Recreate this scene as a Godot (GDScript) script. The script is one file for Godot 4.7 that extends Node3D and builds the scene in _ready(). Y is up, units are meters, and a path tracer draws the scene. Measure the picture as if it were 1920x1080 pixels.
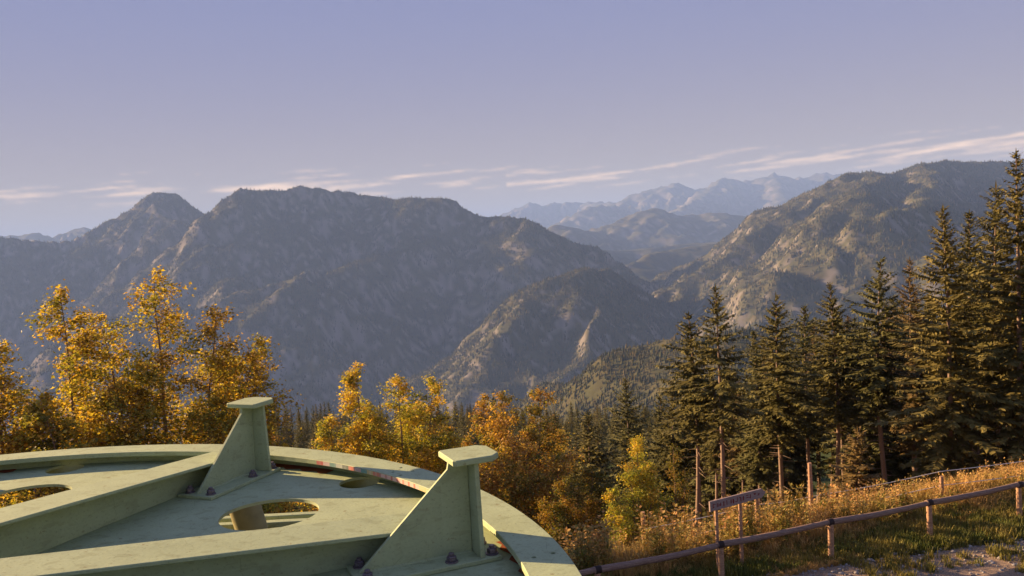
extends Node3D

const F := 1597.708            # focal length in pixels of the 1920 wide photograph
const CAM := Vector3(0, 8.5, 0)  # the ground at the rail fence is y = 0
const PITCH := -0.05939
const ROLL := -0.05236
var view_basis: Basis
var taken := {}

# ------------------------------------------------------------------ helpers
class MB:
	var v := PackedVector3Array()
	var n := PackedVector3Array()
	var c := PackedColorArray()
	var i := PackedInt32Array()
	func p(q: Vector3, col := Color.WHITE) -> int:
		v.append(q); c.append(col); return v.size() - 1
	func pn(q: Vector3, nor: Vector3, col := Color.WHITE) -> int:
		v.append(q); n.append(nor); c.append(col); return v.size() - 1
	func tri(a: int, b: int, d: int) -> void:
		i.append(a); i.append(b); i.append(d)
	func quad(a: int, b: int, d: int, e: int) -> void:
		i.append(a); i.append(b); i.append(d); i.append(a); i.append(d); i.append(e)
	func done(m: Material) -> ArrayMesh:
		var arr := []
		arr.resize(Mesh.ARRAY_MAX)
		arr[Mesh.ARRAY_VERTEX] = v
		if n.size() == v.size(): arr[Mesh.ARRAY_NORMAL] = n
		arr[Mesh.ARRAY_COLOR] = c
		arr[Mesh.ARRAY_INDEX] = i
		var me := ArrayMesh.new()
		me.add_surface_from_arrays(Mesh.PRIMITIVE_TRIANGLES, arr)
		me.surface_set_material(0, m)
		return me

func numbered(called: String) -> String:
	var k: int = taken.get(called, 0)
	taken[called] = k + 1
	return called if k == 0 else "%s_%03d" % [called, k]

func tag(o: Node, label: String, category := "", group := "", kind := "") -> Node:
	if label != "": o.set_meta("label", label)
	if category != "": o.set_meta("category", category)
	if group != "": o.set_meta("group", group)
	if kind != "": o.set_meta("kind", kind)
	return o

func base(called: String, where: Vector3, turn := 0.0) -> Node3D:
	var o := Node3D.new()
	o.name = numbered(called)
	add_child(o)
	o.position = where
	o.rotation.y = turn
	return o

func put(called: String, me: Mesh, parent: Node = null) -> MeshInstance3D:
	var o := MeshInstance3D.new()
	o.mesh = me
	if parent == null:
		o.name = numbered(called)
		add_child(o)
	else:
		o.name = called
		parent.add_child(o, true)
	return o

func ray(px: float, py: float) -> Vector3:   # direction of a pixel, scaled to one metre of depth
	var d := view_basis * Vector3((px - 960.0) / F, -(py - 540.0) / F, -1.0)
	return d / -d.z

func at(px: float, py: float, depth: float) -> Vector3:
	return CAM + ray(px, py) * depth

func noise(sd: int, freq: float, oct := 4, ridged := false) -> FastNoiseLite:
	var f := FastNoiseLite.new()
	f.seed = sd
	f.noise_type = FastNoiseLite.TYPE_SIMPLEX_SMOOTH
	f.frequency = freq
	f.fractal_type = FastNoiseLite.FRACTAL_RIDGED if ridged else FastNoiseLite.FRACTAL_FBM
	f.fractal_octaves = oct
	return f

func noise_tex(sd: int, freq: float, lo: Color, hi: Color, mid := Color(0, 0, 0, 0), size := 512, oct := 5) -> NoiseTexture2D:
	var t := NoiseTexture2D.new()
	t.width = size
	t.height = size
	t.seamless = true
	t.noise = noise(sd, freq, oct)
	var g := Gradient.new()
	g.set_color(0, lo)
	g.set_color(1, hi)
	if mid.a > 0.0: g.add_point(0.5, mid)
	t.color_ramp = g
	return t

func bump_tex(sd: int, freq: float, strength: float, size := 512) -> NoiseTexture2D:
	var t := NoiseTexture2D.new()
	t.width = size
	t.height = size
	t.seamless = true
	t.noise = noise(sd, freq, 5)
	t.as_normal_map = true
	t.bump_strength = strength
	return t

func mat(col: Color, rough := 0.8, tex: Texture2D = null, scale := 1.0, nor: Texture2D = null, nscale := 1.0) -> StandardMaterial3D:
	var m := StandardMaterial3D.new()
	m.albedo_color = col
	m.roughness = rough
	m.metallic_specular = 0.3
	if tex or nor:
		m.uv1_triplanar = true
		m.uv1_scale = Vector3.ONE * scale
	if tex: m.albedo_texture = tex
	if nor:
		m.normal_enabled = true
		m.normal_texture = nor
		m.normal_scale = nscale
	return m

func leaf_mat(back := 0.6, rough := 0.6) -> StandardMaterial3D:
	var m := StandardMaterial3D.new()
	m.vertex_color_use_as_albedo = true
	m.roughness = rough
	m.metallic_specular = 0.25
	m.cull_mode = BaseMaterial3D.CULL_DISABLED
	if back > 0.0:
		m.backlight_enabled = true
		m.backlight = Color(back, back, back * 0.6)
	return m

# a flat outline of points (x, z) raised to a plate of thickness t, its edges chamfered
func plate(mb: MB, poly: PackedVector2Array, y0: float, t: float, bev: float, xf := Transform3D.IDENTITY) -> void:
	var k := poly.size()
	var area := 0.0
	for j in k: area += poly[j].cross(poly[(j + 1) % k])
	var sgn := 1.0 if area > 0.0 else -1.0
	var inn := PackedVector2Array()
	for j in k:
		var e0 := (poly[j] - poly[(j + k - 1) % k]).normalized()
		var e1 := (poly[(j + 1) % k] - poly[j]).normalized()
		var n0 := Vector2(-e0.y, e0.x) * sgn
		var n1 := Vector2(-e1.y, e1.x) * sgn
		var m := (n0 + n1).normalized()
		inn.append(poly[j] + m * bev / maxf(0.3, m.dot(n0)))
	var loops := [[inn, y0], [poly, y0 + bev], [poly, y0 + t - bev], [inn, y0 + t]]
	var start := mb.v.size()
	for l in loops:
		for q: Vector2 in l[0]: mb.p(xf * Vector3(q.x, l[1], q.y))
	for l in 3:
		for j in k:
			var a: int = start + l * k + j
			var b: int = start + l * k + (j + 1) % k
			mb.quad(a, b, b + k, a + k)
	var tr := Geometry2D.triangulate_polygon(inn)
	for j in range(0, tr.size(), 3):
		mb.tri(start + tr[j], start + tr[j + 1], start + tr[j + 2])
		mb.tri(start + 3 * k + tr[j], start + 3 * k + tr[j + 2], start + 3 * k + tr[j + 1])

func box(mb: MB, c: Vector3, s: Vector3, bev: float, xf := Transform3D.IDENTITY) -> void:
	var h := s * 0.5
	plate(mb, PackedVector2Array([Vector2(c.x - h.x, c.z - h.z), Vector2(c.x + h.x, c.z - h.z), Vector2(c.x + h.x, c.z + h.z), Vector2(c.x - h.x, c.z + h.z)]), c.y - h.y, s.y, bev, xf)

# a tapered tube along points with radii, round normals
func tube(mb: MB, pts: Array, rad: Array, sides := 8, col := Color.WHITE, wob := 0.0, rng: RandomNumberGenerator = null) -> void:
	var start := mb.v.size()
	var last := pts.size() - 1
	for j in pts.size():
		var d: Vector3 = (pts[mini(j + 1, last)] - pts[maxi(j - 1, 0)]).normalized()
		var u := d.cross(Vector3.RIGHT if absf(d.x) < 0.8 else Vector3.UP).normalized()
		var w := d.cross(u)
		for s in sides:
			var a := TAU * s / sides
			var nn := u * cos(a) + w * sin(a)
			var rr: float = rad[j] * (1.0 + (rng.randf_range(-wob, wob) if rng else 0.0))
			mb.pn(pts[j] + nn * rr, nn, col)
	for j in last:
		for s in sides:
			var a: int = start + j * sides + s
			var b: int = start + j * sides + (s + 1) % sides
			mb.quad(a, a + sides, b + sides, b)
	for e in [0, last]:
		var d: Vector3 = (pts[1] - pts[0]).normalized() * -1.0 if e == 0 else (pts[last] - pts[last - 1]).normalized()
		var c0 := mb.pn(pts[e], d, col)
		var ring := mb.v.size()
		for s in sides: mb.pn(mb.v[start + e * sides + s], d, col)
		for s in sides:
			if e == 0: mb.tri(c0, ring + s, ring + (s + 1) % sides)
			else: mb.tri(c0, ring + (s + 1) % sides, ring + s)

# ------------------------------------------------------------------ ground
var gn := noise(3, 0.05, 4)
func fence_s(x: float, z: float) -> float:   # metres beyond the rail fence, downhill
	return (x - 7.6) * -0.34 + (z + 20.8) * -0.94
func ground(x: float, z: float) -> float:
	var s := fence_s(x, z)
	var y := 0.0
	if s > 0.8: y -= 0.38 * (minf(s, 60.0) - 0.8) * smoothstep(0.8, 4.0, s)
	if s > 60.0: y -= 0.20 * (minf(s, 230.0) - 60.0)
	if s > 230.0: y -= 0.50 * (minf(s, 1900.0) - 230.0)
	y += gn.get_noise_2d(x, z) * clampf(0.1 + absf(s) * 0.02, 0.1, 6.0) * (0.4 if s < 3.0 else 1.0)
	return maxf(y, -850.0)
func on_ground(x: float, z: float) -> Vector3:
	return Vector3(x, ground(x, z), z)

func _ready() -> void:
	view_basis = Basis(Vector3.RIGHT, PITCH) * Basis(Vector3.BACK, ROLL)
	make_light()
	make_materials()
	make_terrain()
	make_mountains()
	make_wheel()
	make_station()
	make_fence()
	make_sign()
	make_spruces()
	make_maples()
	make_meadow()

# ------------------------------------------------------------------ camera, sky, sun
func make_light() -> void:
	var cam := Camera3D.new()
	cam.name = "camera"
	add_child(cam)
	cam.transform = Transform3D(view_basis, CAM)
	cam.fov = rad_to_deg(2.0 * atan(540.0 / F))
	cam.near = 0.05
	cam.far = 90000.0
	var sun := DirectionalLight3D.new()
	sun.name = "sun"
	add_child(sun)
	var az := deg_to_rad(26.0)
	var el := deg_to_rad(15.5)
	var travel := Vector3(cos(az) * cos(el), -sin(el), sin(az) * cos(el))
	sun.look_at_from_position(Vector3.ZERO, travel, Vector3.UP)
	sun.light_color = Color(1.0, 0.83, 0.63)
	sun.light_energy = 1.6
	sun.light_angular_distance = 0.5
	sun.shadow_enabled = true
	var sky := ProceduralSkyMaterial.new()
	sky.sky_top_color = Color(0.57, 0.62, 0.86)
	sky.sky_horizon_color = Color(1.0, 0.86, 0.58)
	sky.sky_curve = 0.075
	sky.sky_energy_multiplier = 0.45
	sky.ground_bottom_color = Color(0.25, 0.25, 0.28)
	sky.ground_horizon_color = Color(0.6, 0.56, 0.56)
	sky.sun_angle_max = 40.0
	sky.sun_curve = 0.12
	sky.sky_cover = cloud_cover()
	sky.sky_cover_modulate = Color(1, 1, 1, 1)
	var s := Sky.new()
	s.sky_material = sky
	var e := Environment.new()
	e.background_mode = Environment.BG_SKY
	e.sky = s
	e.tonemap_mode = Environment.TONE_MAPPER_LINEAR
	e.tonemap_exposure = 4.1
	e.sdfgi_enabled = true
	e.ssao_enabled = true
	e.ssil_enabled = true
	e.fog_enabled = true
	e.fog_density = 0.000055
	e.fog_light_color = Color(0.60, 0.74, 1.0)
	var w := WorldEnvironment.new()
	w.name = "world"
	w.environment = e
	add_child(w)

func cloud_cover() -> ImageTexture:
	var w := 4096
	var h := 2048
	var img := Image.create(w, h, false, Image.FORMAT_RGBA8)
	var wisp := noise(21, 0.028, 5)
	var big := noise(22, 0.006, 2)
	# thin cloud streaks low over the horizon
	for y in range(955, 1014):
		var el := (0.5 - (y + 0.5) / h) * 180.0
		for x in w:
			var az := ((x + 0.5) / w - 0.5) * 360.0
			var mid := 3.9 + 0.045 * az * exp(-az * az / 900.0) + 0.5 * big.get_noise_2d(az * 3.0, 7.0)
			var cover := 0.42 + 0.55 * exp(-pow((az - 9.0) / 19.0, 2.0)) + 0.35 * big.get_noise_2d(az * 4.0, 90.0)
			var band := exp(-pow((el - mid) / 1.0, 2.0))
			var a := (cover * band + 0.75 * wisp.get_noise_2d(az * 4.5, (el - 0.06 * az) * 80.0) - 0.5) * 1.2
			if a > 0.0: img.set_pixel(x, y, Color(1.0, 0.80, 0.56, minf(a, 0.8)))
	return ImageTexture.create_from_image(img)

# ------------------------------------------------------------------ materials
var M := {}
func make_materials() -> void:
	var worn := noise_tex(11, 0.012, Color(0.86, 0.86, 0.85), Color(1, 1, 1), Color(0.96, 0.96, 0.95))
	M.paint = mat(Color(0.635, 0.685, 0.54), 0.62, scuffed_tex(), 1.1, bump_tex(12, 0.06, 1.0), 0.25)
	M.bolt = mat(Color(0.56, 0.53, 0.55), 0.5, noise_tex(13, 0.05, Color(0.62, 0.58, 0.58), Color(1, 1, 1)), 6.0)
	M.bolt.metallic = 0.5
	M.rust = mat(Color(0.55, 0.30, 0.18), 0.85, worn, 3.0)
	M.old_wood = mat(Color(1, 1, 1), 0.85, wood_tex(5, Color(0.38, 0.31, 0.27), Color(0.60, 0.51, 0.45)), 1.0)
	M.post_wood = mat(Color(1, 1, 1), 0.85, wood_tex(6, Color(0.50, 0.38, 0.29), Color(0.74, 0.60, 0.48)), 1.0)
	M.sign_wood = mat(Color(1, 1, 1), 0.8, wood_tex(7, Color(0.48, 0.42, 0.40), Color(0.64, 0.57, 0.54)), 1.0)
	M.strap = mat(Color(0.20, 0.16, 0.15), 0.7)
	M.letter = mat(Color(0.45, 0.14, 0.13), 0.8)
	M.wire = mat(Color(0.86, 0.84, 0.80), 0.5)
	M.bark = mat(Color(1, 1, 1), 0.95, noise_tex(15, 0.03, Color(0.34, 0.28, 0.24), Color(0.66, 0.57, 0.50)), 2.5)
	M.needle = leaf_mat(0.4, 0.7)
	M.leaf = leaf_mat(1.0, 0.55)
	M.grass = leaf_mat(0.6, 0.7)
	M.under = mat(Color(0.58, 0.56, 0.40), 0.6, worn, 2.0)

# old paint: faint mottling, specks of dirt, scratches and rubbed patches
func scuffed_tex() -> ImageTexture:
	var k := 768
	var img := Image.create(k, k, false, Image.FORMAT_RGB8)
	var a := noise(51, 0.006, 4)
	var b := noise(52, 0.09, 3)
	var c := noise(53, 0.02, 4)
	for y in k:
		for x in k:
			var v := 0.955 + 0.05 * a.get_noise_2d(x, y) + 0.035 * b.get_noise_2d(x, y)
			var rub := smoothstep(0.22, 0.45, c.get_noise_2d(x * 0.6, y))
			var speck := smoothstep(0.42, 0.55, b.get_noise_2d(x + 3000, y))
			var col := Color(v, v, v * 0.985).lerp(Color(0.80, 0.78, 0.73), rub * 0.4).lerp(Color(0.52, 0.48, 0.42), speck * 0.3)
			var rust := smoothstep(0.56, 0.66, a.get_noise_2d(x * 4.0 + 900.0, y * 4.0))
			col = col.lerp(Color(0.62, 0.42, 0.27), rust * 0.4)
			img.set_pixel(x, y, col)
	var rng := RandomNumberGenerator.new()
	rng.seed = 54
	for j in 90:
		var p := Vector2(rng.randf() * k, rng.randf() * k)
		var d := Vector2.from_angle(rng.randf() * TAU)
		var shade := Color(0.62, 0.6, 0.55) if rng.randf() < 0.6 else Color(1, 1, 0.98)
		for t in rng.randi_range(15, 110):
			var q := p + d * t
			var x := posmod(int(q.x), k)
			var y := posmod(int(q.y), k)
			img.set_pixel(x, y, img.get_pixel(x, y).lerp(shade, 0.55))
			d = d.rotated(rng.randf_range(-0.03, 0.03))
	return ImageTexture.create_from_image(img)

func wood_tex(sd: int, lo: Color, hi: Color) -> ImageTexture:
	var img := Image.create(256, 256, false, Image.FORMAT_RGB8)
	var f := noise(sd, 0.03, 4)
	for y in 256:
		for x in 256:
			var g := f.get_noise_2d(x * 0.4, y * 5.0) * 0.8 + f.get_noise_2d(x * 3.0 + 500.0, y * 3.0) * 0.3
			img.set_pixel(x, y, lo.lerp(hi, clampf(0.5 + g, 0.0, 1.0)))
	return ImageTexture.create_from_image(img)

# ------------------------------------------------------------------ terrain
func axis(spans: Array) -> PackedFloat32Array:
	var out := PackedFloat32Array()
	for s in spans:
		var k: int = maxi(1, int(round((s[1] - s[0]) / s[2])))
		for j in k: out.append(lerpf(s[0], s[1], float(j) / k))
	out.append(spans[-1][1])
	return out

func make_terrain() -> void:
	var xs := axis([[-40000, -4000, 6000], [-4000, -800, 400], [-800, -200, 50], [-200, -60, 10], [-60, -20, 2.0], [-20, 30, 0.8], [30, 80, 3.0], [80, 200, 12], [200, 800, 50], [800, 4000, 400], [4000, 40000, 6000]])
	var zs := axis([[-60000, -6000, 6000], [-6000, -2200, 400], [-2200, -400, 60], [-400, -100, 10], [-100, -45, 3.0], [-45, -8, 0.8], [-8, 30, 4.0], [30, 400, 60], [400, 9000, 3000]])
	var mb := MB.new()
	var tint := noise(31, 0.35, 3)
	for z in zs:
		for x in xs:
			var s := fence_s(x, z)
			var t := tint.get_noise_2d(x, z)
			var col := Color(0.085, 0.075, 0.03).lerp(Color(0.15, 0.10, 0.045), clampf(0.5 + t, 0, 1))
			if s < -0.3: col = Color(0.07, 0.075, 0.025).lerp(Color(0.13, 0.11, 0.05), clampf(0.5 + t, 0, 1))
			if s > 60.0: col = Color(0.035, 0.045, 0.02)
			mb.p(Vector3(x, ground(x, z), z), col)
	for j in zs.size() - 1:
		for k in xs.size() - 1:
			var a := j * xs.size() + k
			mb.quad(a, a + 1, a + 1 + xs.size(), a + xs.size())
	var m := StandardMaterial3D.new()
	m.vertex_color_use_as_albedo = true
	m.roughness = 1.0
	m.metallic_specular = 0.1
	tag(put("ground", mb.done(m)), "grassy hillside falling away into the wooded valley", "", "", "structure")
	# gravel road on the near side of the rail fence
	var r := MB.new()
	var gt := noise(33, 0.9, 3)
	var wob := noise(34, 0.25, 2)
	var nx := 70
	var nz := 14
	for j in nz + 1:
		for k in nx + 1:
			var t := -14.0 + 40.0 * k / nx
			var edge := -0.12 + 0.3 * wob.get_noise_1d(t * 3.0) - 0.15 * clampf(t, -1.5, 7.0)
			var s := edge - 4.5 * j / nz
			var x := 7.6 + 0.94 * t - 0.34 * s
			var z := -20.8 - 0.34 * t - 0.94 * s
			r.p(Vector3(x, ground(x, z) + 0.02 + 0.015 * gt.get_noise_2d(x, z) - (0.04 if j == 0 else 0.0), z))
	for j in nz:
		for k in nx:
			var a := j * (nx + 1) + k
			r.quad(a, a + 1, a + nx + 2, a + nx + 1)
	var gm := mat(Color(0.74, 0.66, 0.57), 0.95, noise_tex(35, 0.05, Color(0.55, 0.5, 0.46), Color(1, 1, 1)), 1.6, bump_tex(36, 0.12, 6.0), 1.0)
	tag(put("gravel_road", r.done(gm)), "pale gravel track beside the rail fence", "", "", "structure")

# ------------------------------------------------------------------ mountains
# ridge: list of [px, py, km]; a massif is the hull of slopes that fall away from its ridges
func massif(called: String, label: String, ridges: Array, x0: float, x1: float, z0: float, z1: float, step: float, slope: float, rough: float, sd: int, rock_bias: float, trees: int, tree_size := 1.0, jag := 0.0) -> void:
	var sa := PackedVector2Array()
	var sb := PackedVector2Array()
	var ha := PackedFloat32Array()
	var hb := PackedFloat32Array()
	for rd in ridges:
		var prev := Vector3.ZERO
		for j in rd.size():
			var q: Array = rd[j]
			var p := at(q[0], q[1], q[2] * 1000.0)
			if j > 0:
				sa.append(Vector2(prev.x, prev.z)); sb.append(Vector2(p.x, p.z))
				ha.append(prev.y); hb.append(p.y)
			prev = p
	var warp := noise(sd, 0.0016, 3)
	var gully := noise(sd + 1, 0.0024, 5, true)
	var fine := noise(sd + 2, 0.25 / step, 3)
	var cover := noise(sd + 3, 0.010, 5)
	var spot := noise(sd + 4, 0.03, 3)
	var nx := int((x1 - x0) / step)
	var nz := int((z1 - z0) / step)
	var hs := PackedFloat32Array()
	hs.resize((nx + 1) * (nz + 1))
	var ns := sa.size()
	for j in nz + 1:
		for k in nx + 1:
			var x := x0 + step * k
			var z := z0 + step * j
			var p := Vector2(x + warp.get_noise_2d(x, z) * 160.0, z + warp.get_noise_2d(x + 9000.0, z) * 160.0)
			var best := -2000.0
			var bd := 0.0
			for q in ns:
				var ab := sb[q] - sa[q]
				var t := clampf((p - sa[q]).dot(ab) / ab.length_squared(), 0.0, 1.0)
				var d := p.distance_to(sa[q] + ab * t)
				var h := ha[q] + (hb[q] - ha[q]) * t - slope * d
				if h > best:
					best = h
					bd = d
			var am := minf(1.0, bd / 350.0)
			best += (gully.get_noise_2d(x, z) - 0.2) * rough * am + fine.get_noise_2d(x, z) * (jag + rough * (0.06 + 0.06 * am))
			hs[j * (nx + 1) + k] = maxf(best, -852.0)
	var mb := MB.new()
	var spots := []
	var rng := RandomNumberGenerator.new()
	rng.seed = sd
	for j in nz + 1:
		for k in nx + 1:
			var id := j * (nx + 1) + k
			var h := hs[id]
			var x := x0 + step * k
			var z := z0 + step * j
			var gx := (hs[j * (nx + 1) + mini(k + 1, nx)] - hs[j * (nx + 1) + maxi(k - 1, 0)]) / (2.0 * step)
			var gz := (hs[mini(j + 1, nz) * (nx + 1) + k] - hs[maxi(j - 1, 0) * (nx + 1) + k]) / (2.0 * step)
			var steep := sqrt(gx * gx + gz * gz)
			var r := rock_bias + cover.get_noise_2d(x, z) * 0.8 + (steep - 0.85) * 0.8 + spot.get_noise_2d(x, z) * 0.9
			var rockness := smoothstep(-0.05, 0.3, r)
			var sp := spot.get_noise_2d(x + 700.0, z) * 0.5 + 0.5
			var col := Color(0.045, 0.055, 0.03).lerp(Color(0.10, 0.085, 0.04), sp).lerp(Color(0.23, 0.205, 0.18).lerp(Color(0.12, 0.11, 0.085), sp), rockness)
			mb.pn(Vector3(x, h, z), Vector3(-gx, 1, -gz).normalized(), col)
			if (rockness < 0.6 or rng.randf() < 0.3) and h > -840.0 and cover.get_noise_2d(x * 0.7 + 4000.0, z * 0.7) > -0.3:
				spots.append(id)
	for j in nz:
		for k in nx:
			var a := j * (nx + 1) + k
			if hs[a] <= -851.0 and hs[a + 1] <= -851.0 and hs[a + nx + 2] <= -851.0 and hs[a + nx + 1] <= -851.0: continue
			mb.quad(a, a + 1, a + nx + 2, a + nx + 1)
	var m := StandardMaterial3D.new()
	m.vertex_color_use_as_albedo = true
	m.roughness = 1.0
	m.metallic_specular = 0.05
	tag(put(called, mb.done(m)), label, "", "", "structure")
	if trees > 0 and spots.size() > 0:
		var mm := MultiMesh.new()
		mm.transform_format = MultiMesh.TRANSFORM_3D
		mm.use_colors = true
		mm.mesh = far_tree_mesh()
		mm.instance_count = trees
		for t in trees:
			var id: int = spots[rng.randi() % spots.size()]
			var k := id % (nx + 1)
			var j := id / (nx + 1)
			var fx := rng.randf()
			var fz := rng.randf()
			var k1 := mini(k + 1, nx)
			var j1 := mini(j + 1, nz)
			var h := lerpf(lerpf(hs[id], hs[j * (nx + 1) + k1], fx), lerpf(hs[j1 * (nx + 1) + k], hs[j1 * (nx + 1) + k1], fx), fz)
			var sc := (0.45 + 0.9 * rng.randf() * rng.randf() + 0.25 * rng.randf()) * tree_size
			mm.set_instance_transform(t, Transform3D(Basis(Vector3.UP, rng.randf() * TAU).scaled(Vector3(sc * rng.randf_range(0.9, 1.4), sc, sc * rng.randf_range(0.9, 1.4))), Vector3(x0 + step * (k + fx), h - 1.0, z0 + step * (j + fz))))
			var w := rng.randf()
			mm.set_instance_color(t, Color(0.04, 0.05, 0.022).lerp(Color(0.11, 0.085, 0.03), w * w))
		var o := MultiMeshInstance3D.new()
		o.name = numbered("mountain_forest")
		o.multimesh = mm
		add_child(o)
		tag(o, "distant forest covering " + label, "forest", "", "stuff")

var far_tree: ArrayMesh
func far_tree_mesh() -> ArrayMesh:
	if far_tree: return far_tree
	var mb := MB.new()
	for tier in [[0.0, 3.6, 9.0], [6.0, 2.6, 17.0]]:
		var top := mb.p(Vector3(0, tier[2], 0))
		for s in 5:
			var a: float = TAU * s / 5.0 + tier[0]
			var b: float = TAU * (s + 1) / 5.0 + tier[0]
			mb.tri(top, mb.p(Vector3(cos(a), 0, sin(a)) * tier[1] + Vector3(0, tier[0], 0)), mb.p(Vector3(cos(b), 0, sin(b)) * tier[1] + Vector3(0, tier[0], 0)))
	far_tree = mb.done(leaf_mat(0.0, 0.9))
	return far_tree

func make_mountains() -> void:
	massif("mountain", "the long grey massif with three rounded summits across the valley", [
		[[-220, 430, 7.4], [-80, 440, 7.3], [0, 445, 7.2], [75, 452, 7.2], [125, 450, 7.3], [165, 432, 7.4], [200, 410, 7.5], [222, 408, 7.5], [245, 385, 7.6], [290, 358, 7.6], [325, 365, 7.6], [360, 382, 7.5], [410, 408, 7.3]],
		[[410, 408, 7.3], [415, 402, 6.7], [432, 380, 6.6], [468, 350, 6.6], [520, 357, 6.7], [560, 353, 6.7], [580, 345, 6.7], [640, 357, 6.6], [690, 365, 6.6], [735, 373, 6.5], [785, 370, 6.4], [830, 375, 6.3], [870, 392, 6.2], [905, 403, 6.1], [960, 410, 6.0], [1000, 420, 5.9], [1040, 440, 5.8], [1070, 455, 5.8], [1110, 462, 5.7], [1140, 473, 5.6], [1165, 495, 5.5], [1190, 512, 5.4], [1215, 540, 5.3]],
		[[100, 640, 4.7], [230, 585, 5.1], [330, 577, 5.2], [395, 575, 5.2], [440, 548, 5.3], [500, 540, 5.3], [555, 505, 5.35], [620, 513, 5.5], [650, 502, 5.6], [700, 488, 5.7], [735, 440, 6.1], [785, 372, 6.4]],
		[[290, 362, 7.6], [330, 420, 6.9], [400, 470, 6.3], [440, 548, 5.4]],
	], -6200, 1600, -9000, -3400, 26.0, 0.78, 34.0, 101, -0.22, 130000)
	massif("mountain", "the wooded massif with sunlit rocky spurs behind the spruces", [
		[[2300, 250, 7.0], [2100, 280, 6.6], [1920, 298, 6.1], [1880, 304, 6.05], [1840, 303, 6.0], [1775, 301, 5.85], [1730, 307, 5.75], [1690, 322, 5.65], [1670, 326, 5.6], [1640, 320, 5.55], [1620, 320, 5.5], [1580, 326, 5.4], [1545, 341, 5.35], [1500, 363, 5.4], [1465, 380, 5.45], [1435, 391, 5.5], [1400, 418, 5.6], [1380, 435, 5.65], [1340, 465, 5.8], [1310, 481, 5.95], [1280, 496, 6.1], [1250, 514, 6.25], [1215, 530, 6.4]],
		[[1600, 338, 5.3], [1500, 388, 5.0], [1400, 444, 4.85], [1330, 488, 4.75], [1280, 514, 4.7], [1225, 548, 4.65]],
		[[1640, 322, 5.55], [1610, 350, 4.7], [1590, 372, 4.2], [1560, 386, 4.25], [1525, 425, 4.4], [1490, 455, 4.55], [1430, 500, 4.8]],
		[[1730, 310, 5.75], [1725, 370, 4.3], [1690, 388, 3.75], [1665, 393, 3.7], [1640, 432, 3.85], [1610, 480, 4.0], [1560, 512, 4.25]],
		[[1580, 440, 3.9], [1530, 470, 3.6], [1480, 512, 3.65], [1440, 536, 3.8], [1385, 575, 4.1]],
		[[1920, 300, 6.1], [1870, 390, 4.9], [1810, 470, 4.2], [1740, 540, 3.7]],
	], 500, 5200, -7600, -2900, 21.0, 0.70, 62.0, 202, -0.40, 130000, 0.9)
	massif("mountain", "the dark wooded hump with a bright rocky edge in mid valley", [
		[[925, 655, 4.8], [950, 615, 4.65], [985, 580, 4.5], [1020, 548, 4.38], [1042, 528, 4.3], [1062, 508, 4.3], [1085, 503, 4.4], [1105, 508, 4.45], [1130, 503, 4.5], [1150, 510, 4.55], [1180, 530, 4.6], [1230, 570, 4.8]],
		[[1105, 508, 4.45], [1120, 580, 4.0], [1100, 660, 3.6]],
	], -700, 1500, -5400, -3000, 18.0, 0.68, 40.0, 303, -0.42, 35000, 0.9)
	massif("hill", "the near wooded spur with a sunlit crest below the tall spruces", [
		[[1000, 765, 2.3], [1040, 735, 2.2], [1090, 716, 2.05], [1140, 708, 1.95], [1180, 684, 1.85], [1210, 665, 1.78], [1250, 648, 1.7], [1330, 620, 1.6], [1430, 600, 1.55], [1600, 600, 1.5]],
		[[1120, 748, 1.62], [1165, 738, 1.55], [1215, 722, 1.5], [1290, 690, 1.45], [1400, 660, 1.4]],
	], -250, 1300, -2800, -1050, 14.0, 0.55, 30.0, 404, -1.2, 70000, 0.6)
	massif("mountain", "the pale jagged high peaks far off under the thin clouds", [
		[[930, 405, 24.0], [945, 400, 24.0], [975, 386, 24.0], [995, 378, 24.0], [1020, 384, 24.0], [1050, 380, 24.0], [1095, 378, 24.0], [1130, 379, 23.0], [1165, 382, 21.0], [1180, 368, 20.5], [1205, 358, 20.5], [1245, 351, 20.5], [1260, 342, 20.5], [1280, 347, 20.5], [1295, 357, 20.5], [1315, 355, 20.5], [1335, 345, 20.5], [1355, 333, 20.5], [1390, 339, 20.5], [1412, 340, 20.5], [1450, 323, 20.5], [1475, 331, 20.5], [1495, 335, 20.5], [1530, 326, 20.5], [1550, 325, 20.5], [1572, 323, 20.5], [1600, 340, 20.5], [1750, 345, 20.5], [2000, 340, 20.5]],
		[[1055, 412, 17.5], [1085, 396, 17.8], [1115, 386, 18.0], [1165, 383, 19.0]],
		[[1355, 334, 20.5], [1320, 365, 19.0], [1260, 400, 17.0]],
		[[1450, 324, 20.5], [1470, 370, 18.5], [1450, 410, 16.5]],
	], -1500, 12500, -27000, -14500, 85.0, 0.62, 230.0, 505, -0.1, 0, 1.0, 75.0)
	massif("hill", "the hazy rolling plateau with bare meadows below the high peaks", [
		[[1000, 440, 11.0], [1030, 426, 11.0], [1050, 420, 11.0], [1075, 434, 11.0], [1130, 432, 11.5], [1160, 411, 11.8], [1180, 405, 12.0], [1215, 390, 12.0], [1235, 400, 12.0], [1260, 405, 12.0], [1330, 398, 12.0], [1350, 400, 12.0], [1390, 405, 12.0], [1440, 415, 12.0], [1550, 420, 12.0]],
		[[1040, 470, 8.4], [1060, 452, 8.6], [1100, 461, 8.8], [1160, 469, 9.0], [1250, 461, 9.2], [1320, 453, 9.2], [1400, 450, 9.2]],
		[[1160, 500, 6.9], [1190, 490, 7.0], [1225, 472, 7.2], [1280, 462, 7.4], [1330, 455, 7.5]],
	], -300, 5600, -13800, -6200, 55.0, 0.42, 90.0, 606, -0.15, 0)
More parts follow.
